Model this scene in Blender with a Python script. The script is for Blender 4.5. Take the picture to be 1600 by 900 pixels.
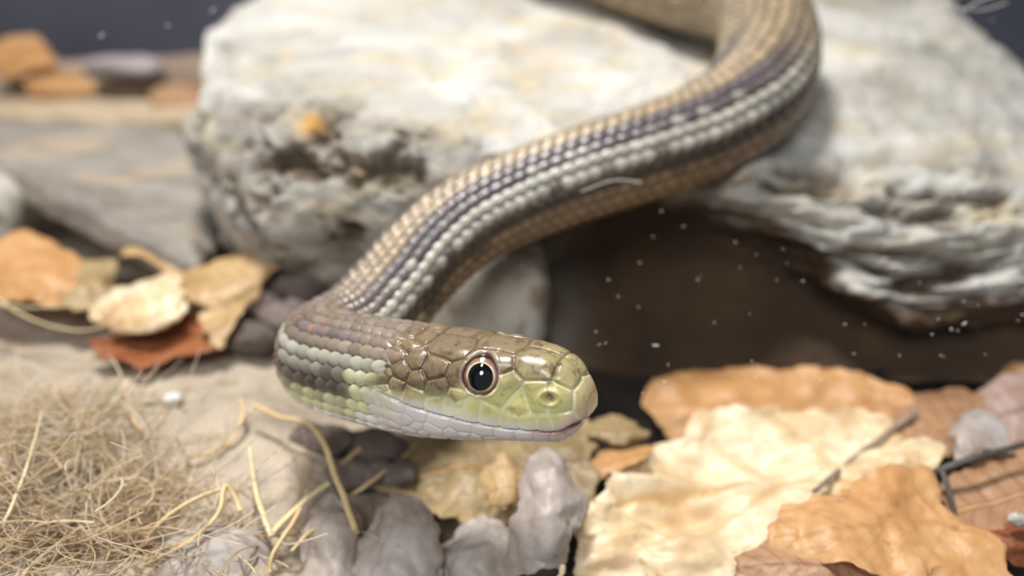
import bpy, math, random
import numpy as np

for o in list(bpy.data.objects):
    bpy.data.objects.remove(o, do_unlink=True)
scene = bpy.context.scene
COL = scene.collection
CM = 0.01                      # all builders work in centimetres

# ------------------------------------------------------------------ camera
CAM_H, PITCH, LENS = 10.5, math.radians(20.0), 32.0
cam_d = bpy.data.cameras.new('camera')
cam = bpy.data.objects.new('camera', cam_d)
COL.objects.link(cam)
cam.location = (0, 0, CAM_H * CM)
cam.rotation_euler = (math.pi / 2 - PITCH, 0, 0)
cam_d.lens = LENS
cam_d.sensor_width = 36.0
cam_d.clip_start = 0.005
cam_d.dof.use_dof = True
cam_d.dof.focus_distance = 12.2 * CM
cam_d.dof.aperture_fstop = 8.8
scene.camera = cam

# ------------------------------------------------------------------ world, lamp, front fill, exposure
wd = bpy.data.worlds.new('room')
scene.world = wd
wd.use_nodes = True
bg = wd.node_tree.nodes['Background']
bg.inputs[0].default_value = (0.92, 0.96, 1.0, 1)
bg.inputs[1].default_value = 0.16


def area(name, loc, target, size, power, color):
    d = bpy.data.lights.new(name, 'AREA')
    d.shape = 'DISK'
    d.size = size * CM
    d.energy = power
    d.color = color
    o = bpy.data.objects.new(name, d)
    COL.objects.link(o)
    o.location = [c * CM for c in loc]
    v = np.array(target, float) - np.array(loc, float)
    from mathutils import Vector
    o.rotation_euler = Vector(v).to_track_quat('-Z', 'Y').to_euler()
    return o


area('terrarium_lamp', (-7, 16.5, 45), (0, 17, 3), 9, 2.4, (1.0, 0.97, 0.94))
area('front_fill', (-8, -27, 38), (0, 14, 3), 20, 1.6, (0.95, 0.97, 1.0))  # added fill from the front, standing in for the room's ambient light

vs = scene.view_settings
vs.view_transform = 'Standard'
vs.look = 'None'
vs.exposure = 0.05
vs.gamma = 1.0

# ------------------------------------------------------------------ helpers
F_PX = LENS / 36.0 * 1600
FWD = np.array([0, math.cos(PITCH), -math.sin(PITCH)])
UPV = np.array([0, math.sin(PITCH), math.cos(PITCH)])
RGT = np.array([1.0, 0, 0])
CAMP = np.array([0, 0, CAM_H])


def P(px, py, d):
    """point in cm seen at photograph position px, py, standing d cm away along the view"""
    return CAMP + d * (FWD + (px - 800) / F_PX * RGT + (450 - py) / F_PX * UPV)


def lin(r, g, b):
    def f(c):
        c /= 255.0
        return c / 12.92 if c <= 0.04045 else ((c + 0.055) / 1.055) ** 2.4
    return (f(r), f(g), f(b))


def linv(a):
    a = np.asarray(a, float) / 255.0
    return np.where(a <= 0.04045, a / 12.92, ((a + 0.055) / 1.055) ** 2.4)


def sst(a, b, x):
    t = np.clip((x - a) / (b - a), 0, 1)
    return t * t * (3 - 2 * t)


_rng = np.random.RandomState(7)
_perm = _rng.permutation(512)
_perm = np.concatenate([_perm, _perm])
_grad = _rng.normal(size=(512, 3))
_grad /= np.linalg.norm(_grad, axis=1)[:, None]


def perlin(p):
    p = np.asarray(p, float)
    i = np.floor(p).astype(int)
    f = p - i
    u = f * f * f * (f * (f * 6 - 15) + 10)
    i &= 511
    out = 0
    for dx in (0, 1):
        for dy in (0, 1):
            for dz in (0, 1):
                h = _perm[(_perm[(_perm[(i[..., 0] + dx) & 511] + i[..., 1] + dy) & 511] + i[..., 2] + dz) & 511]
                g = _grad[h]
                dd = (g[..., 0] * (f[..., 0] - dx) + g[..., 1] * (f[..., 1] - dy) + g[..., 2] * (f[..., 2] - dz))
                wt = ((u[..., 0] if dx else 1 - u[..., 0]) * (u[..., 1] if dy else 1 - u[..., 1]) * (u[..., 2] if dz else 1 - u[..., 2]))
                out = out + dd * wt
    return out


def fbm(p, octaves=4, gain=0.5):
    p = np.asarray(p, float)
    s, a = 0, 1.0
    for k in range(octaves):
        s = s + a * perlin(p * (2.03 ** k) + k * 17.3)
        a *= gain
    return s


def cmw(t, n):
    """catmull-rom indices and weights at t in 0..n-1, ends extrapolated"""
    t = np.clip(t, 0, n - 1 - 1e-9)
    i = np.floor(t).astype(int)
    f = t - i
    w = np.stack([-.5 * f + f * f - .5 * f ** 3, 1 - 2.5 * f * f + 1.5 * f ** 3,
                  .5 * f + 2 * f * f - 1.5 * f ** 3, -.5 * f * f + .5 * f ** 3], -1)
    idx = np.stack([i, i + 1, i + 2, i + 3], -1)      # into the padded array
    return idx, w


def padded(a, axis):
    a = np.moveaxis(a, axis, 0)
    a = np.concatenate([2 * a[:1] - a[1:2], a, 2 * a[-1:] - a[-2:-1]], 0)
    return np.moveaxis(a, 0, axis)


def surf(ctrl, u, v):
    """bicubic surface through the control grid ctrl[R][C] at u (columns), v (rows) in 0..1"""
    c = padded(padded(np.asarray(ctrl, float), 0), 1)
    R, C = np.asarray(ctrl).shape[:2]
    iv, wv = cmw(v * (R - 1), R)
    iu, wu = cmw(u * (C - 1), C)
    out = 0
    for a in range(4):
        for b in range(4):
            out = out + c[iv[..., a], iu[..., b]] * (wv[..., a] * wu[..., b])[..., None]
    return out


def curve(pts, n):
    pts = np.asarray(pts, float)
    c = padded(pts, 0)
    t = np.linspace(0, len(pts) - 1, n)
    i, w = cmw(t, len(pts))
    return (c[i] * w[..., None]).sum(1)


def gridfaces(nr, nc, close=False, off=0):
    r = np.arange(nr - 1)[:, None]
    c = np.arange(nc if close else nc - 1)[None, :]
    c2 = (c + 1) % nc
    return np.stack([r * nc + c, r * nc + c2, (r + 1) * nc + c2, (r + 1) * nc + c], -1).reshape(-1, 4) + off


def normals(g, close=False):
    if close:
        du = np.roll(g, -1, 1) - np.roll(g, 1, 1)
    else:
        du = np.gradient(g, axis=1)
    dv = np.gradient(g, axis=0)
    n = np.cross(du, dv)
    return n / (np.linalg.norm(n, axis=-1, keepdims=True) + 1e-12)


def mk(name, verts, faces, mat, parent=None, base=True, attrs=None, col=None, smooth=True):
    """one mesh object; verts in cm; its origin is put at the middle of its foot"""
    v = np.asarray(verts, float).reshape(-1, 3) * CM
    o0 = np.zeros(3)
    if parent is None and base:
        o0 = np.array([(v[:, 0].min() + v[:, 0].max()) / 2, (v[:, 1].min() + v[:, 1].max()) / 2, v[:, 2].min()])
    if parent is not None:
        o0 = np.array(parent.get('_org', (0, 0, 0)), float)
    me = bpy.data.meshes.new(name)
    vv = (v - o0)
    if isinstance(faces, np.ndarray):
        k = faces.shape[1]
        me.vertices.add(len(vv))
        me.vertices.foreach_set('co', vv.astype(np.float32).ravel())
        me.loops.add(faces.size)
        me.loops.foreach_set('vertex_index', faces.astype(np.int32).ravel())
        me.polygons.add(len(faces))
        me.polygons.foreach_set('loop_start', np.arange(0, faces.size, k, dtype=np.int32))
        me.polygons.foreach_set('loop_total', np.full(len(faces), k, dtype=np.int32))
        me.update(calc_edges=True)
        me.validate()
    else:
        me.from_pydata([tuple(x) for x in vv], [], [tuple(int(i) for i in f) for f in faces])
        me.update()
    if smooth:
        me.polygons.foreach_set('use_smooth', np.ones(len(me.polygons), dtype=bool))
    if col is not None:
        a = me.color_attributes.new('Col', 'FLOAT_COLOR', 'POINT')
        c4 = np.ones((len(vv), 4), np.float32)
        c4[:, :3] = np.asarray(col).reshape(-1, 3)
        a.data.foreach_set('color', c4.ravel())
    for nme, arr in (attrs or {}).items():
        a = me.attributes.new(nme, 'FLOAT', 'POINT')
        a.data.foreach_set('value', np.asarray(arr, np.float32).ravel())
    me.materials.append(mat)
    o = bpy.data.objects.new(name, me)
    COL.objects.link(o)
    o.location = o0 if parent is None else (0, 0, 0)
    if parent is not None:
        o.parent = parent
    ORG[o.name] = o0
    return o


ORG = {}


def part(name, verts, faces, mat, root, **kw):
    """a part: same as mk, in its thing's own space"""
    org = ORG[root.name] / CM
    return _part(name, np.asarray(verts, float).reshape(-1, 3) - org, faces, mat, root, org, kw)


def _part(name, v, faces, mat, root, org, kw):
    o = mk(name, v, faces, mat, parent=None, base=False, **kw)
    o.parent = root
    ORG[o.name] = org * CM
    return o


def tag(o, label=None, cat=None, group=None, kind=None):
    if label: o['label'] = label
    if cat: o['category'] = cat
    if group: o['group'] = group
    if kind: o['kind'] = kind
    return o


def tube(pts, rad, n=6, flat=1.0):
    pts = np.asarray(pts, float)
    rad = np.broadcast_to(np.asarray(rad, float), (len(pts),))
    t = np.gradient(pts, axis=0)
    t /= np.linalg.norm(t, axis=1)[:, None] + 1e-12
    up = np.array([0.13, 0.31, 0.94])
    s = np.cross(t, up)
    s /= np.linalg.norm(s, axis=1)[:, None] + 1e-9
    w = np.cross(s, t)
    a = np.linspace(0, 2 * math.pi, n, endpoint=False)
    g = pts[:, None] + rad[:, None, None] * (np.cos(a)[None, :, None] * s[:, None] + flat * np.sin(a)[None, :, None] * w[:, None])
    v = g.reshape(-1, 3)
    f = [tuple(x) for x in gridfaces(len(pts), n, True)]
    f.append(tuple(range(n)))
    f.append(tuple(range(len(v) - 1, len(v) - n - 1, -1)))
    return v, f


# ------------------------------------------------------------------ materials
def newmat(name):
    m = bpy.data.materials.new(name)
    m.use_nodes = True
    nt = m.node_tree
    b = nt.nodes['Principled BSDF']
    return m, nt, b


def nd(nt, t, **kw):
    n = nt.nodes.new(t)
    for k, v in kw.items():
        setattr(n, k, v)
    return n


def ramp(nt, stops, src):
    r = nd(nt, 'ShaderNodeValToRGB')
    e = r.color_ramp.elements
    while len(e) < len(stops): e.new(0.5)
    for el, (p, c) in zip(e, stops):
        el.position = p
        el.color = (*c, 1) if len(c) == 3 else c
    nt.links.new(src, r.inputs[0])
    return r.outputs[0]


def coords(nt, stretch=(1, 1, 1)):
    tc = nd(nt, 'ShaderNodeTexCoord')
    mp = nd(nt, 'ShaderNodeMapping')
    mp.inputs['Scale'].default_value = [100 * s for s in stretch]
    nt.links.new(tc.outputs['Object'], mp.inputs['Vector'])
    oi = nd(nt, 'ShaderNodeObjectInfo')
    vm = nd(nt, 'ShaderNodeVectorMath', operation='MULTIPLY_ADD')
    nt.links.new(oi.outputs['Random'], vm.inputs[0])
    vm.inputs[1].default_value = (37, 53, 71)
    nt.links.new(mp.outputs[0], vm.inputs[2])
    return vm.outputs[0]


def noise(nt, vec, scale, detail=5, rough=0.55, dist=0.0):
    n = nd(nt, 'ShaderNodeTexNoise')
    nt.links.new(vec, n.inputs['Vector'])
    n.inputs['Scale'].default_value = scale
    n.inputs['Detail'].default_value = detail
    n.inputs['Roughness'].default_value = rough
    n.inputs['Distortion'].default_value = dist
    return n.outputs['Fac']


def mixc(nt, fac, a, b, mode='MIX'):
    m = nd(nt, 'ShaderNodeMix', data_type='RGBA', blend_type=mode)
    for sock, val in ((m.inputs[0], fac), (m.inputs[6], a), (m.inputs[7], b)):
        if hasattr(val, 'links') or isinstance(val, bpy.types.NodeSocket):
            nt.links.new(val, sock)
        elif isinstance(val, (int, float)):
            sock.default_value = val
        else:
            sock.default_value = (*val, 1)
    return m.outputs[2]


def bump(nt, b, h, strength, dist):
    bp = nd(nt, 'ShaderNodeBump')
    bp.inputs['Strength'].default_value = strength
    bp.inputs['Distance'].default_value = dist * CM
    nt.links.new(h, bp.inputs['Height'])
    nt.links.new(bp.outputs[0], b.inputs['Normal'])


def stone_mat(name, stops, scale=0.6, stretch=(1, 1, 1), spots=None, rough=0.8, bd=0.05, fine=9):
    m, nt, b = newmat(name)
    v = coords(nt, stretch)
    c = ramp(nt, stops, noise(nt, v, scale, 8, 0.62, 0.4))
    if spots:
        for (sc, lo, hi, col) in spots:
            f = ramp(nt, [(lo, (0, 0, 0)), (hi, (1, 1, 1))], noise(nt, v, sc, 5, 0.6, 0.3))
            c = mixc(nt, f, c, col)
    nt.links.new(c, b.inputs['Base Color'])
    b.inputs['Roughness'].default_value = rough
    bump(nt, b, noise(nt, v, fine, 6, 0.65), 0.7, bd)
    return m


def leaf_mat(name, stops, vein, scale=0.7, rough=0.42, transl=0.25, tcol=None, spot=None):
    m, nt, b = newmat(name)
    v = coords(nt)
    c = ramp(nt, stops, noise(nt, v, scale, 6, 0.6, 0.6))
    at = nd(nt, 'ShaderNodeAttribute', attribute_name='vein')
    c = mixc(nt, at.outputs['Fac'], c, vein)
    f = ramp(nt, [(0.60, (0, 0, 0)), (0.75, (1, 1, 1))], noise(nt, v, 4.0, 4, 0.6))
    c = mixc(nt, f, c, spot or stops[0][1])
    nt.links.new(c, b.inputs['Base Color'])
    b.inputs['Roughness'].default_value = rough
    bump(nt, b, noise(nt, v, 7, 5, 0.6), 0.5, 0.04)
    tr = nd(nt, 'ShaderNodeBsdfTranslucent')
    nt.links.new(c, tr.inputs['Color'])
    mx = nd(nt, 'ShaderNodeMixShader')
    mx.inputs[0].default_value = transl
    nt.links.new(b.outputs[0], mx.inputs[1])
    nt.links.new(tr.outputs[0], mx.inputs[2])
    nt.links.new(mx.outputs[0], nt.nodes['Material Output'].inputs['Surface'])
    return m


def plain(name, col, rough=0.6, nz=None, scale=3):
    m, nt, b = newmat(name)
    b.inputs['Roughness'].default_value = rough
    if nz:
        v = coords(nt)
        nt.links.new(ramp(nt, [(0.3, nz), (0.7, col)], noise(nt, v, scale, 5)), b.inputs['Base Color'])
    else:
        b.inputs['Base Color'].default_value = (*col, 1)
    return m


M = {}
M['rock'], nt, b = newmat('pale_gneiss')
v = coords(nt)
v2 = coords(nt, (1, 1, 3.2))
c1 = ramp(nt, [(0.28, lin(150, 142, 128)), (0.46, lin(192, 188, 178)), (0.62, lin(216, 213, 205)), (0.8, lin(204, 192, 166))], noise(nt, v2, 0.33, 9, 0.62, 0.7))
f = ramp(nt, [(0.50, (0, 0, 0)), (0.72, (1, 1, 1))], noise(nt, v2, 0.5, 6, 0.6, 0.5))
c1 = mixc(nt, f, c1, lin(206, 188, 152))
f = ramp(nt, [(0.54, (0, 0, 0)), (0.70, (.75, .75, .75))], noise(nt, v2, 0.8, 6, 0.65, 0.2))
c1 = mixc(nt, f, c1, lin(182, 186, 188))
pit = nd(nt, 'ShaderNodeAttribute', attribute_name='pit')
c1 = mixc(nt, pit.outputs['Fac'], c1, lin(98, 83, 64))
ochre = nd(nt, 'ShaderNodeAttribute', attribute_name='ochre')
c1 = mixc(nt, ochre.outputs['Fac'], c1, lin(215, 160, 70))
st = nd(nt, 'ShaderNodeAttribute', attribute_name='earth_shade')
fb = ramp(nt, [(0.3, lin(58, 41, 25)), (0.7, lin(92, 68, 42))], noise(nt, v, 0.5, 6, 0.6))  # brown earth stain, with the undercut's shade mixed into the colour
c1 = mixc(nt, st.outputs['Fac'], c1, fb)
nt.links.new(c1, b.inputs['Base Color'])
b.inputs['Roughness'].default_value = 0.75
bump(nt, b, noise(nt, v2, 3.2, 8, 0.68), 0.8, 0.16)

M['slate'] = stone_mat('grey_slate', [(0.3, lin(98, 90, 80)), (0.5, lin(142, 135, 126)), (0.7, lin(164, 157, 149))], 0.35, (.6, 1.2, 2), rough=0.6, bd=0.08, fine=2.5, spots=[(.5, .54, .68, lin(176, 158, 132)), (.9, .60, .70, lin(112, 104, 92))])
M['greystone'] = stone_mat('grey_stone', [(0.3, lin(128, 118, 110)), (0.5, lin(168, 160, 152)), (0.7, lin(186, 178, 172))], 0.9, bd=0.06, rough=0.55, fine=4)
M['palestone'] = stone_mat('pale_stone', [(0.3, lin(150, 146, 138)), (0.5, lin(186, 182, 172)), (0.72, lin(205, 198, 184))], 0.8, bd=0.05, fine=5,
                           spots=[(1.2, .52, .66, lin(140, 128, 110))])
M['quartz'] = stone_mat('white_pebble_stone', [(0.3, lin(205, 200, 196)), (0.7, lin(235, 230, 228))], 2, bd=0.02)
M['lilac'] = stone_mat('lilac_stone', [(0.3, lin(150, 138, 136)), (0.7, lin(188, 178, 180))], 1, bd=0.02)
M['soil'] = stone_mat('sandy_soil', [(0.25, lin(126, 113, 98)), (0.45, lin(170, 156, 137)), (0.62, lin(190, 176, 156)), (0.8, lin(160, 150, 142))], 0.55, bd=0.22, rough=0.9, fine=2.6,
                      spots=[(1.6, .55, .68, lin(150, 132, 106)), (2.6, .62, .72, lin(214, 200, 176))])
m = M['soil']
nt = m.node_tree
b = nt.nodes['Principled BSDF']
shade_at = nd(nt, 'ShaderNodeAttribute', attribute_name='litter_shade')
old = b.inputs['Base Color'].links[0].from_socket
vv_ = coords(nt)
nt.links.new(mixc(nt, shade_at.outputs['Fac'], old, ramp(nt, [(.3, lin(26, 20, 15)), (.7, lin(52, 41, 32))], noise(nt, vv_, 1.5, 6))), b.inputs['Base Color'])  # near-black tone: shade beneath rock and leaves painted onto the soil
M['darksoil'] = stone_mat('dark_chip', [(0.3, lin(84, 72, 66)), (0.7, lin(130, 116, 108))], 1.2, bd=0.1)
M['wood'] = stone_mat('weathered_wood', [(0.3, lin(110, 92, 76)), (0.55, lin(158, 138, 118)), (0.75, lin(178, 160, 142))], 0.5, (.3, 1, 1), rough=0.7, fine=3)
M['palewood'] = stone_mat('pale_wood', [(0.3, lin(168, 146, 118)), (0.7, lin(205, 186, 158))], 0.5, (.3, 1, 1), rough=0.7, fine=3)
M['cream'] = leaf_mat('cream_leaf', [(0.28, lin(186, 146, 100)), (0.48, lin(224, 199, 158)), (0.66, lin(241, 228, 200))], lin(208, 170, 118), 0.55, 0.36, 0.08)
M['tan'] = leaf_mat('tan_leaf', [(0.25, lin(168, 132, 84)), (0.5, lin(206, 172, 122)), (0.75, lin(226, 196, 150))], lin(180, 146, 100), 0.6)
M['orange'] = leaf_mat('orange_leaf', [(0.25, lin(176, 120, 70)), (0.48, lin(214, 164, 108)), (0.72, lin(232, 194, 146))], lin(204, 154, 100), 0.5)
M['rust'] = leaf_mat('rust_leaf', [(0.25, lin(116, 62, 34)), (0.5, lin(166, 98, 58)), (0.75, lin(196, 138, 96))], lin(120, 70, 42), 0.5)
M['brown'] = leaf_mat('brown_leaf', [(0.25, lin(144, 104, 74)), (0.5, lin(190, 148, 112)), (0.75, lin(216, 182, 148))], lin(150, 106, 74), 0.5)
M['mauve'] = leaf_mat('mauve_leaf', [(0.25, lin(150, 116, 100)), (0.5, lin(184, 154, 142)), (0.75, lin(208, 184, 176))], lin(160, 128, 114), 0.5)
M['greyleaf'] = leaf_mat('grey_leaf', [(0.25, lin(142, 126, 108)), (0.48, lin(176, 164, 154)), (0.72, lin(196, 188, 184))], lin(172, 160, 148), 0.7, 0.42, 0.1)
M['olive'] = leaf_mat('buff_leaf', [(0.25, lin(140, 118, 82)), (0.5, lin(184, 160, 118)), (0.75, lin(206, 182, 138))], lin(150, 128, 92), 0.7)
M['rib'] = plain('leaf_rib', lin(214, 172, 122), 0.5, lin(190, 146, 98))
M['greyrib'] = plain('grey_rib', lin(160, 142, 124), 0.55, lin(130, 112, 98))
M['twig'] = plain('dark_twig', lin(96, 90, 82), 0.6, lin(60, 54, 48))
M['straw'] = plain('straw', lin(222, 202, 160), 0.45, lin(196, 166, 114), 2)
M['palestraw'] = plain('pale_straw', lin(232, 218, 180), 0.45, lin(208, 186, 134), 2)
M['tanstraw'] = plain('tan_straw', lin(222, 200, 156), 0.45, lin(202, 170, 118), 2)
M['green'] = plain('green_blade', lin(150, 160, 92), 0.5, lin(110, 124, 62), 2)
m, nt, b = newmat('fine_grass')
ca = nd(nt, 'ShaderNodeAttribute', attribute_name='Col')
nt.links.new(ca.outputs['Color'], b.inputs['Base Color'])
b.inputs['Roughness'].default_value = 0.45
tr = nd(nt, 'ShaderNodeBsdfTranslucent')
nt.links.new(ca.outputs['Color'], tr.inputs['Color'])
mx = nd(nt, 'ShaderNodeMixShader')
mx.inputs[0].default_value = 0.5
nt.links.new(b.outputs[0], mx.inputs[1])
nt.links.new(tr.outputs[0], mx.inputs[2])
nt.links.new(mx.outputs[0], nt.nodes['Material Output'].inputs['Surface'])
M['grass'] = m
M['wall'] = plain('dark_back_panel', (0.085, 0.090, 0.122), 0.35, (0.050, 0.052, 0.070), 0.12)
m, nt, b = newmat('terrarium_glass')
nt.nodes.remove(b)
tr = nd(nt, 'ShaderNodeBsdfTransparent')
gl = nd(nt, 'ShaderNodeBsdfGlossy')
gl.inputs['Roughness'].default_value = 0.02
fr = nd(nt, 'ShaderNodeFresnel')
fr.inputs[0].default_value = 1.2
mx = nd(nt, 'ShaderNodeMixShader')
nt.links.new(fr.outputs[0], mx.inputs[0])
nt.links.new(tr.outputs[0], mx.inputs[1])
nt.links.new(gl.outputs[0], mx.inputs[2])
nt.links.new(mx.outputs[0], nt.nodes['Material Output'].inputs['Surface'])
M['glass'] = m
M['dust'] = plain('glass_dust', lin(225, 220, 210), 0.8)

# ------------------------------------------------------------------ setting
FL = [(50, 850, 13.6), (250, 850, 13.7), (50, 700, 15.5), (200, 600, 17.2), (100, 545, 19), (350, 560, 18.3), (400, 490, 19.8), (450, 700, 15.4), (430, 640, 16.6),
      (560, 700, 16.9), (600, 850, 15.2), (700, 900, 15.2), (800, 720, 17.5), (900, 900, 15.2), (1000, 700, 17.8), (1200, 900, 15.2), (1200, 610, 19),
      (1500, 610, 19), (1700, 620, 19), (1600, 900, 15), (1500, 750, 17), (900, 590, 19.5), (640, 520, 20), (0, 400, 23), (300, 430, 22), (1750, 880, 15)]
FL = np.array([P(*q) for q in FL])
FL = np.concatenate([FL, [(-40, 40, 3.2), (0, 40, 3.0), (40, 40, 3.0), (-40, 12, 2.6), (40, 12, 1.8), (0, 30, 3.0), (20, 30, 2.8), (-20, 30, 3.2)]])


def floor_z(x, y):
    x = np.asarray(x, float)
    y = np.asarray(y, float)
    d2 = (x[..., None] - FL[:, 0]) ** 2 + (y[..., None] - FL[:, 1]) ** 2 + 1.0
    w = 1 / d2 ** 2
    return (w * FL[:, 2]).sum(-1) / w.sum(-1) - 0.1


gx = np.linspace(-45, 45, 320)
gy = np.concatenate([np.linspace(9.75, 26, 190), np.linspace(26.3, 41, 40)])
X, Y = np.meshgrid(gx, gy)
Z = floor_z(X, Y)
q = np.stack([X, Y, 0 * X], -1)
Z = Z + 0.16 * fbm(q * 0.9, 5, 0.55) + 0.05 * fbm(q * 4 + 9, 3)
litter_shade = sst(-.9, .6, X + .8 * fbm(q * .5 + 3, 3)) * (1 - .0 * X)  # right side of the bed, darkened in place of shade in the gaps
X, Y, Z, litter_shade = (np.concatenate([a_[:1], a_], 0) for a_ in (X, Y, Z, litter_shade))
Z[0] = 0.0                     # the front of the soil bed, down to the tank's bottom
tag(mk('floor', np.stack([X, Y, Z], -1), gridfaces(*X.shape), M['soil'], base=False, attrs={'litter_shade': litter_shade}), 'uneven sandy soil floor of the terrarium', kind='structure')


def box(x0, x1, y0, y1, z0, z1):
    v = [(x, y, z) for x in (x0, x1) for y in (y0, y1) for z in (z0, z1)]
    f = [(0, 1, 3, 2), (4, 6, 7, 5), (0, 4, 5, 1), (2, 3, 7, 6), (0, 2, 6, 4), (1, 5, 7, 3)]
    return v, f


v_, f_ = box(-46, 46, 41, 42, 0, 34)
tag(mk('wall_back', v_, f_, M['wall'], base=False, smooth=False), 'dark blue-grey back panel of the terrarium', kind='structure')
PANE_Y = 9.55
v_, f_ = box(-46, 46, PANE_Y - 0.12, PANE_Y, 0, 30)
pane = tag(mk('window_1', v_, f_, M['glass'], base=False, smooth=False), 'front glass pane of the terrarium', kind='structure')

# ------------------------------------------------------------------ snake
YAW, SLOPE = math.radians(25), 0.07
T0 = P(927, 632, 11.95)
AX = np.array([math.cos(YAW), -math.sin(YAW), SLOPE])
AX /= np.linalg.norm(AX)
hs = [T0 - AX * k for k in (0, 1, 2, 2.9)]
bp = [P(560, 577, 13.65), P(512, 562, 14.2), P(516, 542, 14.9), P(562, 513, 15.5), P(614, 458, 16.0), P(662, 404, 16.4), P(724, 354, 16.8), P(800, 316, 17.2), P(900, 278, 17.6), P(1000, 246, 18.0),
      P(1095, 210, 18.5), P(1168, 160, 19.15), P(1200, 96, 20.1), P(1192, 30, 21.4), P(1148, -2, 22.3), P(1066, -20, 23.2), P(950, -56, 24.6), P(780, -130, 26.5)]
dense = curve(np.array(hs + bp), 6000)
for _ in range(300):
    m_ = dense.copy()
    m_[1:-1] = (dense[:-2] + dense[1:-1] + dense[2:]) / 3
    dense = m_
sl = np.r_[0, np.cumsum(np.linalg.norm(np.diff(dense, axis=0), axis=1))]
LT = sl[-1]
S = np.concatenate([np.array([0.0008, .004, .009, .015, .022, .03]), np.arange(.039, 5.6, .011), np.arange(5.62, LT - .01, .036)])
NA = 380
FADE0 = 15.5
C = np.stack([np.interp(S, sl, dense[:, k]) for k in range(3)], -1)
tan = np.stack([np.interp(S, sl, np.gradient(dense[:, k], sl)) for k in range(3)], -1)
tan /= np.linalg.norm(tan, axis=1)[:, None]
up = np.array([0, 0, 1.0]) - tan[:, 2:3] * tan
up /= np.linalg.norm(up, axis=1)[:, None]
side = np.cross(up, tan)


def pch(xs, ys, x):
    xs = np.asarray(xs, float)
    ys = np.asarray(ys, float)
    h = np.diff(xs)
    dl = np.diff(ys) / h
    m = np.zeros_like(xs)
    for i in range(1, len(xs) - 1):
        if dl[i - 1] * dl[i] > 0:
            w1, w2 = 2 * h[i] + h[i - 1], h[i] + 2 * h[i - 1]
            m[i] = (w1 + w2) / (w1 / dl[i - 1] + w2 / dl[i])
    m[0], m[-1] = dl[0], dl[-1]
    x = np.clip(x, xs[0], xs[-1])
    i = np.clip(np.searchsorted(xs, x) - 1, 0, len(h) - 1)
    t = (x - xs[i]) / h[i]
    return ((1 + 2 * t) * (1 - t) ** 2 * ys[i] + t * (1 - t) ** 2 * h[i] * m[i] + t * t * (3 - 2 * t) * ys[i + 1] + t * t * (t - 1) * h[i] * m[i + 1])


def Wf(s): return pch([0, .01, .04, .1, .2, .4, .7, 1.1, 1.5, 2.0, 2.5, 2.9, 3.4, 4.2, 6, 9, 12, 15, 18, 30],
                      [0, .09, .19, .29, .37, .44, .49, .56, .625, .70, .76, .76, .735, .72, .74, .80, .88, .97, 1.06, 1.08], s)


def Zt(s): return pch([0, .01, .04, .1, .2, .35, .7, 1.1, 1.5, 2.0, 2.5, 2.9, 3.4, 4.2, 6, 9, 12, 15, 18, 30],
                      [0, .06, .15, .29, .46, .60, .69, .72, .73, .74, .77, .79, .80, .77, .76, .82, .90, .98, 1.06, 1.08], s)


def Zb(s): return pch([0, .01, .04, .1, .2, .35, .7, 1.1, 1.5, 2.0, 2.5, 2.9, 3.4, 4.2, 6, 9, 12, 15, 18, 30],
                      [0, .12, .24, .34, .43, .50, .55, .58, .62, .68, .73, .75, .74, .72, .74, .78, .84, .92, 1.0, 1.02], s)


def Nexp(s): return pch([0, .2, .6, 1.5, 2.6, 3.6, 30], [2.2, 2.5, 2.9, 2.9, 2.4, 2.1, 2.05], s)


def Zm(s): return pch([0, .12, .4, .9, 1.33, 2.0, 2.45, 2.75, 3.2], [-.13, -.14, -.27, -.265, -.225, -.11, .01, .12, .3], s)


PH = np.linspace(-math.pi, math.pi, NA, endpoint=False)
SS, FF = np.meshgrid(S, PH, indexing='ij')
w_, zt_, zb_, ne = Wf(SS), Zt(SS), Zb(SS), Nexp(SS)
sf, cf = np.sin(FF), np.cos(FF)
LAT = w_ * np.sign(sf) * np.abs(sf) ** (2 / ne)
VER = np.where(cf > 0, zt_, zb_) * np.sign(cf) * np.abs(cf) ** (2 / ne)
head = 1 - sst(2.7, 3.2, SS)
# lower jaw a little shorter than the snout, brow ridge over the eye, cheek hollow before it
zm = Zm(SS)
zt_arr = Zt(np.array([1.4]))[0]
brow = np.exp(-((SS - 1.35) / .45) ** 2 - ((VER - .66) / .10) ** 2) * (np.abs(LAT) > .2)
LAT = LAT + np.sign(LAT) * .05 * brow
lore = np.exp(-((SS - .85) / .3) ** 2 - ((VER - .25) / .16) ** 2)
LAT = LAT - np.sign(LAT) * .035 * lore
G = C[:, None] + side[:, None] * LAT[..., None] + up[:, None] * VER[..., None]
below = sst(.0, .03, zm - VER) * head
G = G + tan[:, None] * (.09 * below * (1 - sst(0, .5, SS)))[..., None]
LOC = np.stack([SS + .0 * LAT, LAT, VER], -1)
N = normals(np.concatenate([G], 1), True)
if ((G - C[:, None]) * N).sum(-1).mean() < 0: N = -N
DEG = np.degrees(FF)
AD = np.abs(DEG)

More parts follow.
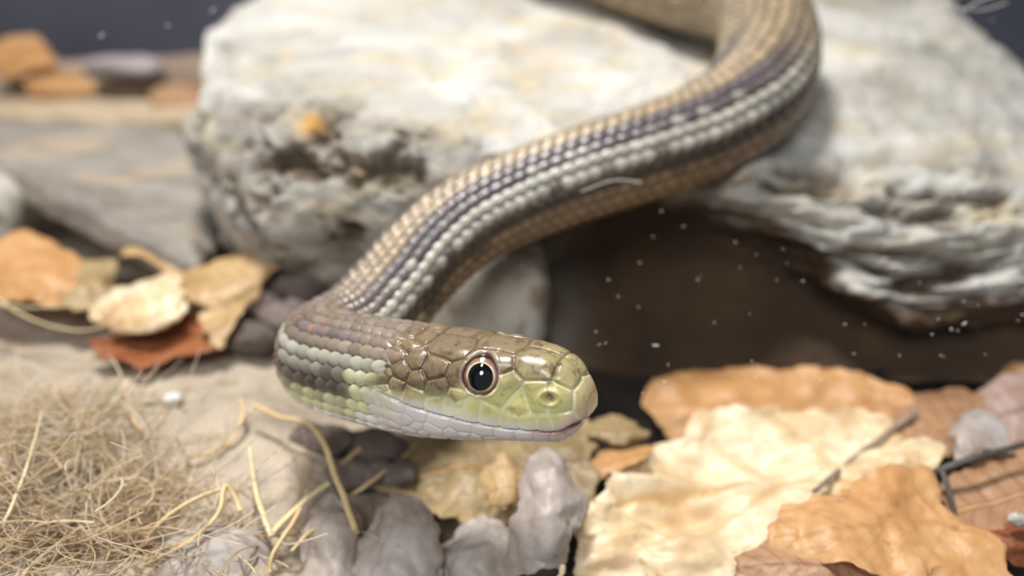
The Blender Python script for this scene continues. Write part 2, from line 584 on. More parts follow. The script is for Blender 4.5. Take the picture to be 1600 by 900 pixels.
# --- body scales: rows of overlapping scales, wide shields below
ls_t = np.interp(sl, [0, 3, 4, 8, 14, 20], [.17, .18, .215, .25, .29, .32])
nphase = np.r_[0, np.cumsum(np.diff(sl) / ls_t[1:])]
PHS = np.interp(S, sl, nphase)[:, None] + 0 * FF
NROW = 19
pitch = 276.0 / NROW
rowf = DEG / pitch
i0 = np.round(rowf)
best = np.full(FF.shape, -9.0)
bphi = np.zeros(FF.shape)
bid = np.zeros(FF.shape)
ba = np.zeros(FF.shape)
for dr in (-1, 0, 1):
    r = i0 + dr
    sh = np.where(np.mod(r, 2) == 0, 0.0, 0.5)
    j0 = np.round(PHS - sh)
    for dj in (-1, 0, 1):
        j = j0 + dj
        a = PHS - (j + sh)
        b = rowf - r
        ell = (a / .73) ** 2 + (np.abs(b) / .555) ** 2
        h = np.sqrt(np.clip(1 - ell, 0, None)) * (.75 + .55 * a)
        h = np.where((ell < 1) & (np.abs(r) <= NROW // 2), h, -1)
        m_ = h > best
        best = np.where(m_, h, best)
        bphi = np.where(m_, r * pitch, bphi)
        bid = np.where(m_, r * 131 + j, bid)
        ba = np.where(m_, a, ba)
best = np.clip(best, 0, 1.2)
vent = sst(137, 139, AD)
vj = PHS * .5 * 2
fr_ = vj - np.floor(vj)
hv = fr_ * .55 + .25 * sst(0, .12, fr_) - .3 * sst(.9, 1, fr_)
amp = np.interp(SS, [3, 4, 8, 14], [.045, .085, .085, .095])
hb = amp * (best * (1 - vent) + hv * vent * .6)
rnd = np.mod(np.sin(bid * 12.9898 + 4.1) * 43758.5453, 1.0)
rnd2 = np.mod(np.sin(bid * 78.233 + 1.7) * 24634.6345, 1.0)

# --- head shields: cells round seeds on either side of the mouth
EYE_S, EYE_Z, EYE_R = 1.35, 0.455, 0.245


def seed_side(s, z):
    s = np.array([s]); n_ = Nexp(s)[0]
    e = Zt(s)[0] if z > 0 else Zb(s)[0]
    return (s[0], Wf(s)[0] * max(0, 1 - min(1, abs(z) / e) ** n_) ** (1 / n_), z)


def seed_top(s, l):
    s = np.array([s]); n_ = Nexp(s)[0]
    return (s[0], l, Zt(s)[0] * max(0, 1 - min(1, abs(l) / Wf(s)[0]) ** n_) ** (1 / n_))


UP = [((.02, 0, .08), .12)]                                  # rostral
for s, dz, w in ((.30, .10, 0), (.50, .10, 0), (.72, .105, 0), (.97, .11, 0), (1.24, .11, 0), (1.55, .13, .02), (1.92, .16, .05), (2.32, .17, .03)):
    UP.append((seed_side(s, Zm(np.array([s]))[0] + dz), w))            # lip shields
for s, z, w in ((.36, .17, .0), (.56, .19, .02), (.86, .10, .0), (1.06, .28, .02), (1.68, .40, -.02), (1.70, .20, -.02), (1.62, .03, -.05),
                (1.95, .27, .03), (2.02, .50, .02), (2.25, .36, 0), (2.32, .58, 0), (2.5, .45, 0), (2.55, .25, 0), (2.62, .62, 0), (2.74, .36, 0), (2.8, .52, 0), (1.86, .06, 0), (2.7, .18, -.02)):
    UP.append((seed_side(s, z), w))
for s, l, w in ((.26, .13, .0), (.62, .17, .08), (1.25, .40, .02), (1.25, 0, .12), (1.95, .2, .14), (2.35, .15, .02), (2.5, .38, 0), (2.6, .12, 0), (2.75, .3, 0), (2.85, 0.07, 0), (2.88, .48, 0)):
    UP.append((seed_top(s, l), w))
LO = []
for k, s in enumerate((.16, .36, .58, .82, 1.08, 1.36, 1.66, 1.98, 2.3, 2.6)):
    LO.append((seed_side(s, Zm(np.array([s]))[0] - .10), 0))
rs = np.random.RandomState(3)
for s in np.arange(.25, 3.2, .2):
    mz = Zm(np.array([s]))[0]
    zb1 = Zb(np.array([s]))[0]
    for z in np.arange(mz - .30, -zb1 + .02, -.16):
        LO.append((seed_side(s + rs.uniform(-.05, .05) + (.1 if int(z * 10) % 2 else 0), z + rs.uniform(-.02, .02)), 0))
    LO.append(((s, .1, -zb1), 0.03))


def cells(seeds, pts):
    d1 = np.full(len(pts), 9.0); d2 = d1.copy(); idx = np.zeros(len(pts), int)
    p = pts.copy(); p[:, 1] = np.abs(p[:, 1])
    k = 0
    for sd, w in seeds:
        for sg in ((1, -1) if 1e-6 < sd[1] < .3 else (1,)):
            q_ = np.array(sd) * np.array([1, sg, 1])
            d = np.linalg.norm(p - q_, axis=1) - w
            c = d < d1
            d2 = np.where(c, d1, np.minimum(d2, d)); idx = np.where(c, k if sg > 0 else k, idx); d1 = np.where(c, d, d1)
        k += 1
    return d1, d2, idx


nh = int((S < 3.4).sum())
pts = LOC[:nh].reshape(-1, 3)
u1, u2, ui = cells(UP, pts)
l1, l2, li = cells(LO, pts)
isup = (LOC[:nh, :, 2] > zm[:nh]).ravel() | (SS[:nh] > 2.85).ravel() & (LOC[:nh, :, 2] > .12).ravel()
gap = np.where(isup, u2 - u1, l2 - l1).reshape(nh, NA)
cell = np.where(isup, ui, 100 + li).reshape(nh, NA)
isup = isup.reshape(nh, NA)
lower = ~isup
crn = np.mod(np.sin(cell * 12.9898 + 9.7) * 43758.5453, 1.0)
hh = np.where(lower, .012, np.interp(VER[:nh], [.1, .4], [.02, .026])) * sst(.0, .06, gap) + np.where(lower, .008, .016) * sst(0, .28, gap)
zd = VER[:nh] - zm[:nh]
mouthline = np.exp(-(zd / .018) ** 2) * (1 - sst(2.7, 2.8, SS[:nh]))
hh = hh - .05 * mouthline
notch = np.exp(-(LAT[:nh] / .30) ** 2 - ((zd + .045) / .055) ** 2) * (1 - sst(.2, .4, SS[:nh]))
hh = hh - .035 * notch
# nostril and eye socket on both sides
aL = np.abs(LAT[:nh])
dn = np.sqrt(((SS[:nh] - .43) / .06) ** 2 + ((VER[:nh] - .23) / .05) ** 2)
nostril = np.exp(-dn ** 2) * (aL > .15)
hh = hh - .07 * nostril + .02 * np.exp(-((dn - 1.9) / .6) ** 2) * (aL > .15)
de = np.sqrt((SS[:nh] - EYE_S) ** 2 + (VER[:nh] - EYE_Z) ** 2) / EYE_R
eyez = (aL > .3)
hh = np.where(eyez, hh * sst(.98, 1.2, de) + .028 * np.exp(-((de - 1.06) / .09) ** 2) - .16 * (1 - sst(.72, 1.0, de)), hh)
D = hb.copy()
hw = 1 - sst(2.5, 3.1, SS[:nh] + .3 * (rnd[:nh] - .5) + .12 * VER[:nh])
D[:nh] = hh * hw + hb[:nh] * (1 - hw)
D *= sst(0, .05, SS)
VB = G + N * D[..., None]

# --- colours (the animal's markings scale by scale, some shade and highlights painted in)
def mixv(a, b, t): return a * (1 - t[..., None]) + b * t[..., None]


c_tan, c_dk, c_lt, c_lo, c_be = [linv(x) for x in ((164, 144, 116), (96, 88, 90), (182, 178, 164), (70, 58, 48), (132, 110, 82))]  # last one: tan belly, darkened with the shade under the body
n_top, n_dk, n_lt, n_pt, n_ye, n_be = [linv(x) for x in ((134, 120, 106), (118, 106, 102), (168, 165, 150), (92, 82, 74), (214, 210, 164), (236, 232, 226))]
ap = np.where(vent > .5, AD, np.abs(bphi) + (rnd2 - .5) * np.interp(SS, [4, 7], [4, 8]))


def bands(ap, stops):
    out = np.zeros(ap.shape + (3,)) + stops[0][1]
    for (a, c), (a0, c0) in zip(stops[1:], stops[:-1]):
        out = mixv(out, c + 0 * out, sst(a - 3, a + 3, ap))
    return out


bodyc = bands(ap, [(0, c_tan), (20, c_dk), (47, c_lt), (75, c_lo), (99, c_be)])
neckc = bands(ap, [(0, n_top), (16, n_dk), (33, n_top), (47, n_lt), (72, n_pt), (100, n_ye), (124, n_be)])
neck_front = bands(ap, [(0, n_top), (47, n_lt), (72, n_ye), (112, n_be)])
pt = sst(3.15, 3.45, SS + .25 * (rnd - .5))
neckc = mixv(neck_front, neckc, pt)
colr = mixv(neckc, bodyc, sst(5.2, 7.5, SS))
fade = sst(FADE0, FADE0 + 2.5, SS) * .8
colr = mixv(colr, linv((158, 140, 112)) + 0 * colr, fade)
colr = colr * (0.80 + .40 * rnd)[..., None]
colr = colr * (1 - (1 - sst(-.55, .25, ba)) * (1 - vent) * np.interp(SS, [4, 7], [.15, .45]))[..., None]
skin = linv((70, 58, 52))
edge = (1 - sst(.12, np.interp(SS, [4, 8], [.40, .62]), best)) * (1 - vent) * np.where(ap > 112, .25, np.interp(SS, [4, 8], [.75, .9]))
colr = mixv(colr, skin + 0 * colr, edge)
ven_edge = vent * np.exp(-((fr_ - .97) / .05) ** 2) * .25
colr = mixv(colr, linv((140, 122, 100)) + 0 * colr, ven_edge)
orange = (rnd2 > .68) * sst(3.9, 4.2, SS) * (1 - sst(4.9, 5.4, SS)) * (ap < 36) * sst(-.05, .35, ba)
colr = mixv(colr, linv((205, 140, 80)) + 0 * colr, orange * .5)

h_br, h_ol, h_ye, h_wh, h_gr, h_pk = [linv(x) for x in ((122, 104, 78), (176, 166, 120), (222, 213, 140), (242, 236, 228), (236, 226, 220), (206, 160, 148))]
z, s_ = VER[:nh], SS[:nh]
nz = fbm(LOC[:nh] * 3.2, 4)
nz2 = fbm(LOC[:nh] * 8 + 40, 3)
can = np.interp(s_, [0, .5, 1.0, 1.4, 1.8, 2.4, 3], [.38, .46, .52, .48, .24, .20, .2])
hc = mixv(h_ye + 0 * LOC[:nh], h_wh, 1 - sst(.02, .24, zd + .05 * nz))
hc = mixv(hc, h_ol, sst(-.22, -.02, z - can + .08 * nz) * .7)
hc = mixv(hc, h_br, sst(-.05, .10, z - can + .10 * nz) * np.interp(s_, [0, .5, 1, 3], [.35, .6, .95, 1]))
streak = np.exp(-((z - np.interp(s_, [1.6, 2.4], [.14, .22])) / .09) ** 2) * sst(1.55, 1.75, s_) * (1 - sst(2.0, 2.4, s_)) * .6
hc = mixv(hc, h_br, streak)
hc = mixv(hc, linv((80, 62, 46)), np.clip((sst(.05, .40, nz2) + .6 * sst(.1, .4, fbm(LOC[:nh] * 14 + 7, 3))) * sst(-.12, .1, z - can) * .6, 0, 1))
hc = mixv(hc, linv((150, 136, 90)), sst(.15, .5, nz2) * sst(.12, .3, zd) * (1 - sst(-.1, .1, z - can)) * .5)
gold = (crn > .6) * sst(1.7, 2.0, s_) * (z > .25) * sst(.10, .2, gap) * sst(.0, .35, nz2)  # gold scales, their centre flecks painted like specular glints
hc = mixv(hc, linv((196, 162, 82)), gold * .55)
hc = mixv(hc, linv((196, 172, 140)), (1 - sst(.1, .32, s_)) * .5 * (z < .34) * 1.3)
lc_ = mixv(h_gr + 0 * hc, h_wh, sst(-.24, -.05, zd) * .7)
hc = np.where(lower[..., None], lc_, hc)
hc = mixv(hc, h_pk, np.exp(-(zd / .13) ** 2) * (1 - sst(.35, .85, s_)) * .7)
hc = mixv(hc, linv((150, 66, 62)), np.exp(-(zd / .035) ** 2) * (1 - sst(.5, .9, s_)) * .7)
hc = mixv(hc, linv((124, 42, 46)), np.clip(notch * 2.2, 0, 1))
hc = hc * (.93 + .14 * crn)[..., None]
seam = (1 - sst(.0, .035, gap))
hc = mixv(hc, linv((84, 68, 50)), seam * np.where(lower, .08, np.interp(z - can, [-.12, 0.03], [.0, .65])))
hc = mixv(hc, linv((244, 240, 206)), seam * isup * np.interp(z - can, [-.15, 0.0], [.7, .0]))  # cream seams: edge highlights of the lip shields put into the colour
light = np.exp(-((gap - .045) / .018) ** 2) * isup * sst(-.05, .1, can - z) * .45
hc = mixv(hc, linv((238, 236, 190)), light)  # pale line beside each seam, likewise a painted edge highlight
hc = mixv(hc, linv((120, 82, 76)), np.clip(nostril * 1.3, 0, 1) * .85)
hc = mixv(hc, linv((90, 66, 58)), mouthline * .35)
hc = np.where((eyez & (de < 1.0))[..., None], linv((60, 44, 36)), hc)
rim = np.exp(-((de - 1.08) / .07) ** 2) * eyez
hc = mixv(hc, linv((186, 168, 160)), rim * .5)
colr[:nh] = mixv(colr[:nh], hc, hw)

m, nt, b = newmat('snake_skin')
ca = nd(nt, 'ShaderNodeAttribute', attribute_name='Col')
nt.links.new(ca.outputs['Color'], b.inputs['Base Color'])
b.inputs['Roughness'].default_value = 0.28
bump(nt, b, noise(nt, coords(nt), 14, 4, .6), .35, .012)
b.inputs['Specular IOR Level'].default_value = 0.55
b.inputs['Subsurface Weight'].default_value = 0.06
b.inputs['Subsurface Radius'].default_value = (.001, .0006, .0004)
b.inputs['Coat Weight'].default_value = 0.15
b.inputs['Coat Roughness'].default_value = 0.2
M['skin'] = m

vv = VB.reshape(-1, 3)
ns = len(S)
tip, tail = VB[0].mean(0), VB[-1].mean(0)
fq = gridfaces(ns, NA, True)
k0 = len(vv)
ring = np.arange(NA)
r2 = np.roll(ring, -1)
tri = np.concatenate([np.stack([np.full(NA, k0), r2, ring, ring], -1), np.stack([np.full(NA, k0 + 1), ring + (ns - 1) * NA, r2 + (ns - 1) * NA, r2 + (ns - 1) * NA], -1)])
vv = np.concatenate([vv, [tip, tail]])
cc = np.concatenate([colr.reshape(-1, 3), [colr[0].mean(0), colr[-1].mean(0)]])
flist = [tuple(x) for x in fq] + [(k0, int(x[1]), int(x[2])) for x in tri[:NA]] + [(k0 + 1, int(x[1]), int(x[2])) for x in tri[NA:]]
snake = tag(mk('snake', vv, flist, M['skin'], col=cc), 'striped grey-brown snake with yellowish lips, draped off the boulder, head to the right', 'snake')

# --- eyes
m, nt, b = newmat('iris')
tc = nd(nt, 'ShaderNodeTexCoord')
ca = nd(nt, 'ShaderNodeAttribute', attribute_name='Col')
vn_ = nd(nt, 'ShaderNodeTexNoise')
vn_.inputs['Scale'].default_value = 900
nt.links.new(tc.outputs['Object'], vn_.inputs['Vector'])
f = ramp(nt, [(.45, (0, 0, 0)), (.65, (.45, .45, .45))], vn_.outputs['Fac'])
nt.links.new(mixc(nt, f, ca.outputs['Color'], lin(96, 70, 52)), b.inputs['Base Color'])
b.inputs['Roughness'].default_value = 0.12
b.inputs['Coat Weight'].default_value = 1.0
b.inputs['Coat Roughness'].default_value = 0.03
M['iris'] = m
m, nt, b = newmat('pupil')
b.inputs['Base Color'].default_value = (.004, .004, .006, 1)
b.inputs['Roughness'].default_value = 0.04
b.inputs['Coat Weight'].default_value = 1.0
b.inputs['Coat Roughness'].default_value = 0.02
M['pupil'] = m


def cap(cn, ax, e1, e2, r0, rr, bulge, nr, na, squash=1.0):
    a = np.linspace(0, 2 * math.pi, na, endpoint=False)
    r = np.linspace(0, 1, nr)
    out = []
    for x in r:
        h_ = bulge * (1 - x * x)
        out.append(cn + ax * h_ + rr * x * (np.cos(a)[:, None] * e1 * squash + np.sin(a)[:, None] * e2))
    return np.array(out), r


ih = int(np.argmin(abs(S - EYE_S)))
for sg in (1, -1):
    m_ = (np.sign(LAT[ih]) == sg) & (np.abs(LAT[ih]) > .3)
    jj = np.where(m_)[0][np.argmin(np.abs(VER[ih][m_] - EYE_Z))]
    ctr_, nn_ = G[ih, jj], N[ih, jj]
    nn_ = nn_ + .12 * AX
    nn_ /= np.linalg.norm(nn_)
    e1 = AX - (AX @ nn_) * nn_
    e1 /= np.linalg.norm(e1)
    e2 = np.cross(nn_, e1)
    g_, r_ = cap(ctr_ - nn_ * .055, nn_, e1, e2, 0, EYE_R * 1.02, .115, 40, 64)
    rr_ = np.repeat(r_, 64)
    pc = np.where((rr_ < .78)[:, None], linv((226, 204, 172)), linv((158, 120, 98)))
    pc = pc + (linv((120, 86, 64)) - pc) * sst(.86, 1.0, rr_)[:, None]
    fe = gridfaces(40, 64, True)
    eye = part('eye', g_.reshape(-1, 3), fe, M['iris'], snake, col=pc)
    g_, r_ = cap(ctr_ + nn_ * .012, nn_, e1, e2, 0, .182, .064, 24, 48, .92)
    part('pupil', g_.reshape(-1, 3), gridfaces(24, 48, True), M['pupil'], eye)


# ------------------------------------------------------------------ boulder
RK = [
    [(345, 330, 26), (335, 72, 25), (316, 125, 23), (303, 165, 21.6), (292, 212, 20.9), (325, 320, 20.8), (375, 400, 21.2), (390, 430, 22)],
    [(400, 200, 30), (392, 10, 26.5), (392, 70, 22.5), (394, 150, 19.6), (395, 255, 18.6), (420, 370, 18.7), (440, 430, 20), (450, 500, 21)],
    [(560, 150, 33), (560, -50, 30), (580, 50, 23), (600, 160, 18.7), (600, 255, 17.9), (600, 365, 18.2), (600, 420, 19.5), (600, 520, 20)],
    [(800, 150, 34), (800, -75, 31), (800, 60, 23.4), (800, 200, 18.7), (790, 280, 18.0), (790, 370, 18.4), (790, 430, 20.3), (790, 555, 20.3)],
    [(1000, 150, 34), (1000, -85, 31), (1000, 60, 23.6), (1000, 200, 19.3), (1000, 255, 19.0), (1000, 300, 19.4), (1000, 400, 21), (1000, 590, 20)],
    [(1200, 150, 34), (1200, -80, 31), (1200, 80, 23.8), (1200, 245, 19.3), (1200, 295, 18.7), (1200, 345, 19.0), (1200, 440, 20.6), (1200, 592, 19.4)],
    [(1390, 180, 34), (1390, -50, 30), (1390, 100, 23.6), (1390, 270, 19.4), (1390, 370, 18.3), (1390, 478, 18.3), (1390, 515, 19.8), (1390, 598, 19)],
    [(1540, 250, 32), (1520, 40, 28), (1560, 150, 24), (1570, 260, 20.3), (1580, 360, 18.9), (1590, 470, 18.5), (1590, 510, 19.6), (1580, 600, 19)],
    [(1700, 330, 30), (1690, 205, 27), (1720, 260, 24), (1730, 320, 21.5), (1730, 400, 20), (1730, 480, 19.6), (1730, 530, 20.2), (1720, 605, 19.6)],
    [(1830, 400, 28), (1840, 340, 26), (1850, 380, 24), (1850, 410, 23), (1850, 450, 22), (1840, 510, 21.5), (1830, 560, 21.3), (1820, 605, 21)],
]
ctrl = np.array([[P(*q) for q in col] for col in RK]).transpose(1, 0, 2)      # rows = profile, columns = along
NU, NV = 420, 330
U, V = np.meshgrid(np.linspace(0, 1, NU), np.linspace(0, 1, NV))
R = surf(ctrl, U, V)
n = normals(R)
cen = R.mean((0, 1))
if ((R - cen) * n).sum(-1).mean() < 0: n = -n
row = V * 7
q = R.copy()
qs = R * np.array([1, 1, 3.0])
face = sst(2.75, 3.3, row) * (1 - sst(5.2, 5.9, row))
left = 1 - sst(0.36, 0.46, U)
right = sst(0.44, 0.56, U)
disp = 0.34 * fbm(q * 0.32 + 3, 4) + 0.10 * fbm(q * 1.1 + 11, 4, .6)
pits = np.clip(fbm(q * 0.85 + 31, 4, .55) - 0.02, 0, 1)
disp -= 0.75 * pits * face * (0.25 + left)
strata = fbm(qs * np.array([.35, .5, .62]) + 50, 5, .6)
disp += (0.5 * strata - 0.9 * np.clip(-strata - 0.12, 0, 1)) * face * right
disp += 0.16 * fbm(qs * .5 + 5, 4) * (1 - face)
R = R + n * disp[..., None]
# two long cracks in the layered right face
crk = np.zeros_like(U)
for pl in ([(1215, 258, 19), (1265, 268, 19), (1310, 278, 19), (1330, 272, 19)], [(1225, 285, 19), (1290, 290, 19), (1330, 282, 19)], [(1400, 302, 19), (1470, 308, 19), (1540, 318, 19), (1575, 324, 19)],
           [(1330, 385, 18.5), (1400, 392, 18.4), (1440, 386, 18.4)], [(1370, 330, 18.6), (1410, 338, 18.6), (1500, 345, 18.6)]):
    lp = curve([P(*q_) for q_ in pl], 30)
    for c_ in lp:
        dd_ = ((R[..., 0] - c_[0]) / .16) ** 2 + ((R[..., 2] + .15 * perlin(q * 1.3 + 9) - c_[2]) / .085) ** 2
        crk = np.maximum(crk, np.exp(-dd_))
crk *= face
R = R - n * (.4 * crk)[..., None]
# the rock gives way where the snake's weight rests on it
sel = np.arange(0, len(S), 6)
sel = sel[S[sel] > 7]
for i_ in sel:
    dv_ = R - C[i_]
    along_ = dv_ @ tan[i_]
    rad_ = np.linalg.norm(dv_ - along_[..., None] * tan[i_], axis=-1)
    need = Wf(S[i_:i_ + 1])[0] + .10
    m_ = (np.abs(along_) < .18) & (rad_ < need)
    if m_.any():
        push = dv_ - along_[..., None] * tan[i_]
        R[m_] += (push / (rad_[..., None] + 1e-9) * (need - rad_)[..., None])[m_]
facel = sst(2.9, 3.6, row + .5 * fbm(q * .7 + 60, 3)) * left
pitv = facel * np.clip(.30 + .75 * fbm(q * 1.1 + 90, 5, .6), 0, .8) + np.clip(crk * 1.2, 0, .95) + np.clip(pits * 2.6, 0, .85) * face * (.35 + .65 * left) + np.clip((-strata - .12) * 3.2, 0, .9) * face * right
under = sst(4.75, 5.25, row + 0.5 * fbm(q * .6 + 77, 4)) * sst(0.30, 0.42, U)  # where the undercut's painted shade and earth stain lie
och = np.zeros_like(U)
for (px, py, d, rr) in ((487, 183, 18.4, .42), (622, 125, 20.2, .22), (690, 278, 18, .25), (560, 255, 17.9, .2)):
    och = np.maximum(och, (1 - sst(.3, 1.2, np.linalg.norm(R - P(px, py, d), axis=-1) / rr + .5 * fbm(q * 2.5, 3))) * .85)
vv = R.reshape(-1, 3)
ff = gridfaces(NV, NU)
# close the two ends and the underside
nv0 = len(vv)
lc, rc = R[:, 0].mean(0), R[:, -1].mean(0)
fl = [tuple(x) for x in ff]
extra = np.array([lc, rc])
vv = np.concatenate([vv, extra])
for k in range(NV - 1):
    fl.append((k * NU, (k + 1) * NU, nv0))
    fl.append((k * NU + NU - 1, nv0 + 1, (k + 1) * NU + NU - 1))
for k in range(NU - 1):
    fl.append((k, (NV - 1) * NU + k, (NV - 1) * NU + k + 1, k + 1))
z2 = np.zeros(2)
tag(mk('boulder', vv, fl, M['rock'], attrs={'pit': np.r_[np.clip(pitv, 0, 1).ravel(), z2], 'earth_shade': np.r_[under.ravel(), z2], 'ochre': np.r_[och.ravel(), z2]}),
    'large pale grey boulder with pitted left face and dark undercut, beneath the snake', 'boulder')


# ------------------------------------------------------------------ lofted sheets: leaves, slabs
def sheet(grid, k=0.7, th=0.03, wr=0.11, wf=1.2, edge=0.13, nu=56, nv=46, seed=0, ani=(1, 1, 1), veins=0.0, nveins=7, along='u', fine=0.012):
    c = np.array([[P(*q) for q in r] for r in grid])
    s = np.linspace(-1, 1, nu)
    t = np.linspace(-1, 1, nv)
    A, B = np.meshgrid(s, t)
    U = A * np.sqrt(1 - k * B * B / 2)
    V = B * np.sqrt(1 - k * A * A / 2)
    rad = np.maximum(abs(A), abs(B))
    g = surf(c, U / 2 + .5, V / 2 + .5)
    n = normals(g)
    if (n * (CAMP - g)).sum(-1).mean() < 0: n = -n
    off = seed * 13.7
    g0 = g.copy()
    e = (fbm(g0 * 2.2 + off, 3) + 1.2 * fbm(g0 * .8 + off + 5, 2))[..., None] * edge * sst(.5, 1, rad)[..., None]
    ctr = g.mean((0, 1))
    dv = g - ctr
    g = g + dv / (np.linalg.norm(dv, axis=-1, keepdims=True) + 1e-6) * e * 2
    h = wr * fbm(g0 * wf * np.array(ani) + off, 3, .5) + fine * fbm(g0 * 5 + off, 2)
    a, b = (A, B) if along == 'u' else (B, A)      # a runs along the midrib, b across
    ph = (a * nveins * .5 + abs(b) * 1.6)
    vein = np.exp(-((ph - np.round(ph)) / .09) ** 2) * (1 - .5 * abs(b))
    mid = np.exp(-(b / .06) ** 2)
    vn = np.maximum(vein * .8, mid)
    h = h + veins * (np.cos(ph * 2 * math.pi) * .5 * sst(0, .15, abs(b)) - mid)
    g = g + n * h[..., None]
    n = normals(g)
    if (n * (CAMP - g)).sum(-1).mean() < 0: n = -n
    return g, n, vn, th


def sheet_mesh(g, n, th):
    nv, nu = g.shape[:2]
    top = g + n * th / 2
    bot = g - n * th / 2
    v = np.concatenate([top.reshape(-1, 3), bot.reshape(-1, 3)])
    f1 = gridfaces(nv, nu)
    f2 = f1[:, ::-1] + nv * nu
    ring = np.concatenate([np.arange(nu), np.arange(1, nv) * nu + nu - 1, (nv - 1) * nu + np.arange(nu - 2, -1, -1), np.arange(nv - 2, 0, -1) * nu])
    r2 = np.roll(ring, -1)
    f3 = np.stack([ring, ring + nv * nu, r2 + nv * nu, r2], -1)
    return v, np.concatenate([f1, f2, f3])


def leaf(name, grid, mat, label, cat='leaf', rib=None, group=None, along='u', petiole=None, **kw):
    g, n, vn, th = sheet(grid, along=along, **kw)
    v, f = sheet_mesh(g, n, th)
    root = bpy.data.objects.new(name, None)
    COL.objects.link(root)
    o0 = np.array([v[:, 0].mean(), v[:, 1].mean(), v[:, 2].min()]) * CM
    root.location = o0
    root.empty_display_size = 0.005
    ORG[root.name] = o0
    tag(root, label, cat, group)
    part('blade', v, f, mat, root, attrs={'vein': np.r_[vn.ravel(), vn.ravel()]})
    if rib is not None:
        if along == 'u':
            line = g[g.shape[0] // 2] + n[g.shape[0] // 2] * .02
        else:
            line = g[:, g.shape[1] // 2] + n[:, g.shape[1] // 2] * .02
        line = line[2:-2]
        if petiole is not None:
            pl = np.array([P(*q) for q in petiole])
            line = np.concatenate([line, pl]) if np.linalg.norm(line[-1] - pl[0]) < np.linalg.norm(line[0] - pl[0]) else np.concatenate([pl[::-1], line])
        rv, rf = tube(curve(line[::3], 60), np.linspace(.035, .012, 60), 6)
        part('midrib', rv, rf, rib, root)
    return root


def stone(name, px, py, d, rx, ry, rz, mat, label, seed, cat='stone', rough=.25, group=None, sink=0.0, rot=0.0, nn=48, box=.85):
    c = P(px, py, d)
    a = np.linspace(0, 2 * math.pi, nn, endpoint=False)
    b_ = np.linspace(0.02, math.pi - .02, nn // 2)
    A, B = np.meshgrid(a, b_)
    s = np.stack([np.sin(B) * np.cos(A), np.sin(B) * np.sin(A), np.cos(B)], -1)
    s = np.sign(s) * np.abs(s) ** box
    r = 1 + rough * fbm(s * 1.3 + seed * 5.1, 4, .55)
    g = s * r[..., None] * np.array([rx, ry, rz])
    cr, sr = math.cos(rot), math.sin(rot)
    g = np.stack([g[..., 0] * cr - g[..., 1] * sr, g[..., 0] * sr + g[..., 1] * cr, g[..., 2]], -1) + c - np.array([0, 0, sink])
    v = g.reshape(-1, 3)
    f = [tuple(x) for x in gridfaces(nn // 2, nn, True)]
    f.append(tuple(range(nn)))
    f.append(tuple(range(len(v) - 1, len(v) - nn - 1, -1)))
    return tag(mk(name, v, f, mat), label, cat, group)


def slab(name, grid, mat, label, th, cat, seed, **kw):
    g, n, vn, _ = sheet(grid, seed=seed, th=th, **kw)
    nv, nu = g.shape[:2]
    mn = n.mean((0, 1))
    mn /= np.linalg.norm(mn)
    a_, b_ = np.meshgrid(np.linspace(-1, 1, nu), np.linspace(-1, 1, nv))
    rad = np.maximum(abs(a_), abs(b_))
    g = g - mn * (.35 * th * sst(.86, 1, rad) ** 2)[..., None]
    ring = np.concatenate([np.arange(nu), np.arange(1, nv) * nu + nu - 1, (nv - 1) * nu + np.arange(nu - 2, -1, -1), np.arange(nv - 2, 0, -1) * nu])
    rim = g.reshape(-1, 3)[ring]
    out = rim - g.mean((0, 1))
    out -= (out @ mn)[:, None] * mn
    out /= np.linalg.norm(out, axis=1)[:, None]
    levels = [rim]
    for t_ in (.15, .35, .6, .85, 1.0):
        p = rim - mn * th * t_ * .75
        p = p + out * (.10 * math.sin(math.pi * t_) * th + .16 * th * fbm(p * np.array([1.1, 1.1, 3]) + seed, 3))[:, None]
        levels.append(p)
    L = np.array(levels)
    nr = len(ring)
    v = np.concatenate([g.reshape(-1, 3), L[1:].reshape(-1, 3), (g - mn * th * 1.0).mean((0, 1))[None]])
    f = [tuple(x) for x in gridfaces(nv, nu)]
    prev = list(ring)
    for i in range(1, len(levels)):
        cur = [nv * nu + (i - 1) * nr + j for j in range(nr)]
        f += [(prev[j], cur[j], cur[(j + 1) % nr], prev[(j + 1) % nr]) for j in range(nr)]
        prev = cur
    f += [(prev[j], len(v) - 1, prev[(j + 1) % nr]) for j in range(nr)]
    return tag(mk(name, v, f, mat), label, cat)



# ------------------------------------------------------------------ stones, slab, back litter
slab('slate_slab', [[(-230, 172, 31), (-60, 180, 29), (120, 184, 28), (300, 190, 26.5)], [(-230, 182, 27), (-60, 215, 25.5), (130, 262, 24), (340, 300, 23)], [(-230, 140, 25), (-40, 222, 23), (140, 318, 21), (320, 408, 19.6)]],
     M['slate'], 'thick grey slate slab leaning left of the boulder, dark gap below it', .75, 'stone', 3, k=.15, wr=.12, wf=.7, edge=.1, nu=90, nv=70, fine=.03)
stone('stone', -30, 335, 22.5, 1.0, 1.0, 1.2, M['palestone'], 'small bluish grey stone cut by the left frame edge, below the slate slab', 4)
stone('stone', 762, 468, 19.4, 1.3, 1.0, 1.25, M['palestone'], 'pale grey stone beneath the snake, wedged under the boulder', 5, rough=.16, nn=72, box=.45)
slab('bark_strip', [[(-150, 152, 34), (80, 152, 33), (250, 156, 32), (345, 160, 31)], [(-150, 172, 31), (80, 176, 30.5), (250, 182, 30), (345, 186, 29)]], M['palewood'],
     'pale tan strip of bark lying behind the slate slab', .5, 'bark', 8, k=.1, wr=.1, wf=.6, nu=60, nv=24)
lg = curve([P(-200, 150, 37), P(-20, 142, 36.5), P(140, 128, 36.5), P(330, 122, 36), P(480, 118, 36)], 60)
lv, lf = tube(lg, 0.95 + .1 * np.sin(np.linspace(0, 9, 60)), 24)
